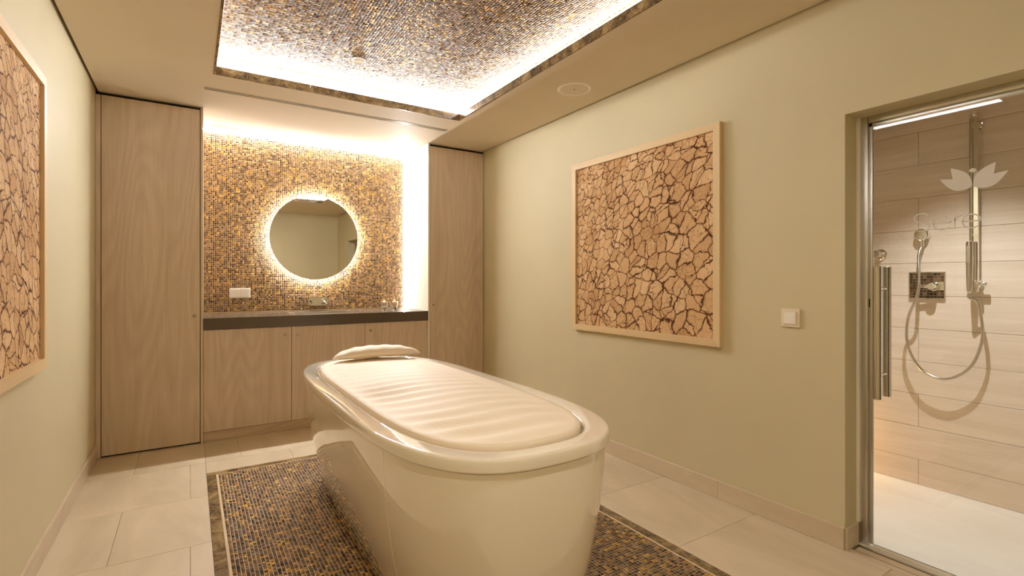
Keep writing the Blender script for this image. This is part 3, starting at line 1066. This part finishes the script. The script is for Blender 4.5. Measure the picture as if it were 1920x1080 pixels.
obj('bottom_seal', box(GX - .006, GX + .014, DY0 + .01, DY1 - .058, .0005, .012, bev=.001, seg=1), M['white'], dg)
for zz in (.245, 1.62):
    obj('hinge_screw', lathe([(0, 0), (.005, 0), (.004, -.003), (0, -.003)], 'X', (GX - .0125, DY1 - .018, zz), 12) , M['chrome'], dg, True)
hy = 1.010
for sx, nm in ((-.05, 'pull_bar'), (.052, 'pull_bar')):
    hx = GX + .004 + sx
    za, zb = (.685, 1.275) if sx < 0 else (.685, 1.275)
    br = obj(nm, lathe([(0, za), (.0155, za), (.0165, za + .001), (.0165, zb - .001), (.0155, zb), (0, zb)], 'Z', (hx, hy, 0), 24), M['nickel'], dg, True)
    for zz in (1.175, .79):
        x0, x1 = sorted((GX + .004 + math.copysign(.004, sx), hx))
        obj('standoff', lathe([(0, x0), (.009, x0), (.009, x1), (0, x1)], 'X', (0, hy, zz), 16), M['chrome'], br, True)
obj('latch_plate', box(GX - .004, GX, pane_y1 - .006, pane_y1 + .006, 1.09, 1.13, bev=.001, seg=1), M['nickel'], dg)

# frosted logo and lettering on the glass (outlines from the photograph)
def ribbon(pts, w, bm, x0, x1):
    """flat stroke along pts (y,z), y decreasing to the viewer's right"""
    P = [Vector(p) for p in pts]
    Lf, Rt = [], []
    for i, p in enumerate(P):
        t = (P[min(i + 1, len(P) - 1)] - P[max(i - 1, 0)])
        t.normalize()
        nrm = Vector((-t.y, t.x)) * w / 2
        Lf.append(p + nrm); Rt.append(p - nrm)
    for i in range(len(P) - 1):
        prism([Lf[i], Lf[i + 1], Rt[i + 1], Rt[i]], 'X', x0, x1, bm)
    return bm
lx0, lx1 = GX - .0012, GX - .0002
def arc(cy, cz, ry, rz, a0, a1, k=22):
    return [(cy - ry * math.cos(math.radians(a0 + (a1 - a0) * i / k)), cz + rz * math.sin(math.radians(a0 + (a1 - a0) * i / k))) for i in range(k + 1)]
lg = thing('door_lettering', 'frosted flower emblem and lettering on the shower door glass', 'lettering', (GX, .75, 1.42))
def petal(p0, p1, bulge_a, bulge_b, k=14):
    p0, p1 = Vector(p0), Vector(p1)
    d = p1 - p0
    nr = Vector((-d.y, d.x))
    A = [p0 + d * (i / k) + nr * bulge_a * math.sin(PI * (i / k) ** .9) for i in range(k + 1)]
    B = [p0 + d * (i / k) + nr * bulge_b * math.sin(PI * (i / k) ** .8) for i in range(k + 1)]
    return A + list(reversed(B[1:-1]))
cy, cz = .697, 1.586
for s in (-1, 1):
    up = petal((cy + s * .002, cz), (cy + s * .068, cz + .084), -s * -.20, -s * .26)
    dn = petal((cy + s * .002, cz), (cy + s * .104, cz + .044), -s * -.12, -s * .26)
    obj('petal', prism(up, 'X', lx0, lx1), M['frost'], lg)
    obj('petal', prism(dn, 'X', lx0 - .0014, lx1 - .0014), M['frost'], lg)
obj('emblem_dot', prism(arc(cy, cz + .064, .0105, .0085, 0, 340, 18), 'X', lx0, lx1), M['frost'], lg)
SW = .0052
zb_, xh, ch = 1.422, .054, .074      # baseline, x-height, capital height
def letter(strokes, w=SW):
    b = bmesh.new()
    for st in strokes:
        ribbon(st, w, b, lx0, lx1)
    obj('letter', b, M['frost'], lg)
def S_(y0, wd):
    c = y0 - wd / 2
    r = ch / 4
    top = arc(c, zb_ + ch - r, wd * .46, r, 35, 270, 22)
    top = list(arc(c, zb_ + ch - r, wd * .46, r, 150, 0, 1)) and [(c - wd * .44 * math.cos(math.radians(a)), zb_ + ch - r + r * math.sin(math.radians(a))) for a in range(150, 149, -1)]
    pts = []
    for a in range(30, 271, 12):     # upper bowl, from the right end over the top to the middle
        pts.append((c - wd * .44 * math.cos(math.radians(a)), zb_ + ch - r + r * math.sin(math.radians(a))))
    for a in range(90, -151, -12):   # lower bowl
        pts.append((c - wd * .48 * math.cos(math.radians(a)), zb_ + r + r * math.sin(math.radians(a))))
    letter([pts])
def e_(y0, wd):
    c = y0 - wd / 2
    r = xh / 2
    pts = [(c - wd / 2 * math.cos(math.radians(a)), zb_ + r + r * math.sin(math.radians(a))) for a in range(0, 321, 10)]
    letter([pts, [(c + wd / 2, zb_ + r), (c - wd / 2, zb_ + r)]])
def r_(y0, wd):
    pts = [(y0 - wd + wd * .9 * (1 - math.cos(math.radians(a))) * 0 - 0, 0) for a in (0,)]
    curve = [(y0 - .012 - .012 * math.sin(math.radians(a)) - 0, zb_ + xh - .020 + .020 * math.sin(math.radians(a))) for a in range(0, 91, 15)]
    curve = [(y0 - wd * (1 - math.cos(math.radians(a))), zb_ + xh - .022 + .022 * math.sin(math.radians(a))) for a in range(0, 91, 12)]
    letter([[(y0, zb_), (y0, zb_ + xh)], curve])
S_(.892, .058)
e_(.822, .058)
r_(.752, .030)
e_(.728, .056)
def small(strokes):
    letter(strokes, .0022)
zs_ = 1.382; hs_ = .015
small([[(.866, zs_ + hs_), (.853, zs_ + hs_)], [(.8595, zs_), (.8595, zs_ + hs_)]])
small([[(.846, zs_), (.846, zs_ + hs_)], [(.846, zs_ + .006), (.842, zs_ + .0085), (.838, zs_ + .006)], [(.838, zs_), (.838, zs_ + .006)]])
small([[(.698, zs_ + hs_), (.693, zs_), (.688, zs_ + .011), (.683, zs_), (.678, zs_ + hs_)]])

# shower rail with hand shower and hose
rx, ry_ = SX - .045, .945
sr = thing('shower_rail', 'tall chrome shower slide rail on the wood-look tiles', 'shower rail', (SX, ry_, 1.14))
obj('rail', prism(rrect(ry_ - .009, ry_ + .009, 1.15, 2.11, .004, 3), 'X', rx - .011, rx + .011), M['chrome'], sr, True)
b = bmesh.new()
lathe([(0, 1.43), (.010, 1.43), (.010, 2.10), (0, 2.10)], 'Z', (rx, ry_ + .0195, 0), 20, b)
obj('riser_pipe', b, M['nickel'], sr, True)
for zz in (2.06, 1.18):
    obj('bracket', lathe([(0, rx - .012), (.015, rx - .012), (.015, SX - .006), (.022, SX - .005), (.022, SX - .001), (0, SX - .001)], 'X', (0, ry_, zz), 20), M['chrome'], sr, True)
obj('end_cap', lathe([(0, 2.108), (.017, 2.108), (.017, 2.128), (.012, 2.134), (0, 2.134)], 'Z', (rx, ry_ + .008, 0), 20), M['chrome'], sr, True)
obj('slider', box(rx - .030, rx + .016, ry_ - .018, ry_ + .032, 1.175, 1.215, bev=.006), M['chrome'], sr, True)
obj('slider_knob', lathe([(0, -.045), (.010, -.045), (.012, -.040), (.012, -.018), (0, -.018)], 'Y', (rx, ry_, 1.195), 16), M['chrome'], sr, True)
hs = thing('hand_shower', 'slim chrome stick hand shower held on the slide rail', 'hand shower', (rx - .018, ry_ + .03, 1.15))
obj('handle', lathe([(0, 1.150), (.010, 1.150), (.0125, 1.17), (.0135, 1.22), (.0155, 1.30), (.0155, 1.415), (.013, 1.425), (0, 1.425)], 'Z', (rx - .046, ry_ + .016, 0), 20), M['nickel'], hs, True)
obj('spray_face', box(rx - .0645, rx - .0615, ry_ + .008, ry_ + .024, 1.31, 1.40, bev=.001, seg=1), M['steel'], hs)

def sp_(px, py, X):
    th = math.radians(32.6)
    a = (px - 960) / 943
    dx = math.sin(th) + math.cos(th) * a; dy = math.cos(th) - math.sin(th) * a
    t = X / dx
    return (X, t * dy, CAMZ + (527 - py) / 943 * t)
hx = SX - .075
oy, oz = 1.195, 1.482
ho = thing('hose_outlet', 'round chrome hose outlet on the shower wall above the mixer', 'outlet', (SX, oy, oz))
obj('rosette', lathe([(.0, SX - .042), (.030, SX - .041), (.035, SX - .036), (.037, SX - .008), (.037, SX - .001), (0, SX - .001)], 'X', (0, oy, oz), 28), M['chrome'], ho, True)
obj('elbow', tube([(SX - .024, oy, oz - .026), (SX - .024, oy, oz - .060), (SX - .026, oy, oz - .072)], [.0125, .0125, .010], 16), M['chrome'], ho, True)
ctrl = [(SX - .027, oy, oz - .0735), (SX - .055, oy + .004, oz - .13), sp_(1722, 545, SX - .11), sp_(1702, 600, hx), sp_(1703, 650, hx), sp_(1730, 695, hx), sp_(1775, 711, hx),
        sp_(1818, 690, hx), sp_(1840, 645, hx), sp_(1841, 605, hx), sp_(1832, 565, hx), (rx - .047, ry_ + .017, 1.120), (rx - .046, ry_ + .016, 1.1455)]
o = obj('shower_hose', tube(smooth_path(ctrl, 10), .0078, 12), M['nickel'], None, True, loc=sp_(1775, 711, hx))
tag(o, 'chrome shower hose hanging in a long loop', 'hose')

# mixer with mosaic plate
p0 = sp_(1704, 510, SX - .012); p1 = sp_(1772, 562, SX - .012)
py0, py1, pz0, pz1 = p1[1], p0[1], p1[2], p0[2]
mxr = thing('shower_mixer', 'thermostatic shower mixer on a mosaic-faced plate', 'mixer', (SX, (py0 + py1) / 2, pz0))
obj('plate', box(SX - .012, SX - .001, py0, py1, pz0, pz1, bev=.001, seg=1), M['nickel'], mxr)
pn = int((py1 - py0 - .004) / .0165); qn = int((pz1 - pz0 - .004) / .0165)
st = bpy.data.meshes.new('mosaic_piece')
bb = box(-.0022, 0, -.0074, .0074, -.0074, .0074, bev=.0008, seg=1); bb.to_mesh(st); bb.free(); 
dmat = N('brown_tile')
oi = dmat.n('ShaderNodeObjectInfo').outputs['Random']
dmat.set(base=dmat.ramp(oi, [(0, srgb(50, 34, 22)), (.35, srgb(84, 60, 40)), (.7, srgb(112, 86, 60)), (.9, srgb(70, 52, 40))], 'CONSTANT'), rough=.2)
st.materials.append(dmat.m)
for i in range(pn):
    for j in range(qn):
        q = bpy.data.objects.new('mosaic_piece', st); C.objects.link(q); q.parent = mxr
        q.location = (-.0122, py0 + (py1 - py0 - pn * .0165) / 2 + (i + .5) * .0165 - mxr.location.y, (pz1 - pz0 - qn * .0165) / 2 + (j + .5) * .0165)
ky, kz = sp_(1750, 537, SX - .03)[1:]
obj('button_plate', box(SX - .018, SX - .0145, py0 + .004, py0 + .050, kz - .022, kz + .026, bev=.001, seg=1), M['chrome'], mxr)
obj('lever_body', lathe([(0, SX - .075), (.018, SX - .074), (.021, SX - .068), (.021, SX - .030), (.027, SX - .028), (.027, SX - .0145), (0, SX - .0145)], 'X', (0, ky, kz), 24), M['chrome'], mxr, True)
obj('lever', tube([(SX - .06, ky, kz), (SX - .062, ky + .03, kz), (SX - .066, ky + .062, kz + .002)], [.010, .009, .008], 14), M['chrome'], mxr, True)

vy, vz = sp_(1648, 477, SX - .03)[1:]
va = thing('shower_valve', 'round chrome shower valve knob above the door handle', 'valve', (SX, vy, vz))
obj('rosette', lathe([(0, SX - .010), (.030, SX - .010), (.034, SX - .006), (.034, SX - .001), (0, SX - .001)], 'X', (0, vy, vz), 28), M['chrome'], va, True)
obj('knob', lathe([(0, SX - .085), (.019, SX - .085), (.022, SX - .081), (.022, SX - .045), (.019, SX - .042), (.019, SX - .010), (0, SX - .010)], 'X', (0, vy, vz), 24), M['nickel'], va, True)

# shower lamps
downlight('shower_downlight', 'recessed downlight in the shower ceiling', 3.0, .95, SZ, W_SPOT_SHOWER, 90, (.97, .98, 1), .012, .75)
o = thing('amber_wall_light', 'small amber recessed light on the far shower end wall', 'lamp', (3.57, SY1, .26))
obj('housing', box(3.53, 3.61, SY1 - .012, SY1 - .0005, .22, .30, bev=.002), M['steel'], o)
obj('lens', box(3.535, 3.605, SY1 - .016, SY1 - .0125, .225, .295, bev=.001, seg=1), M['amber'], o)
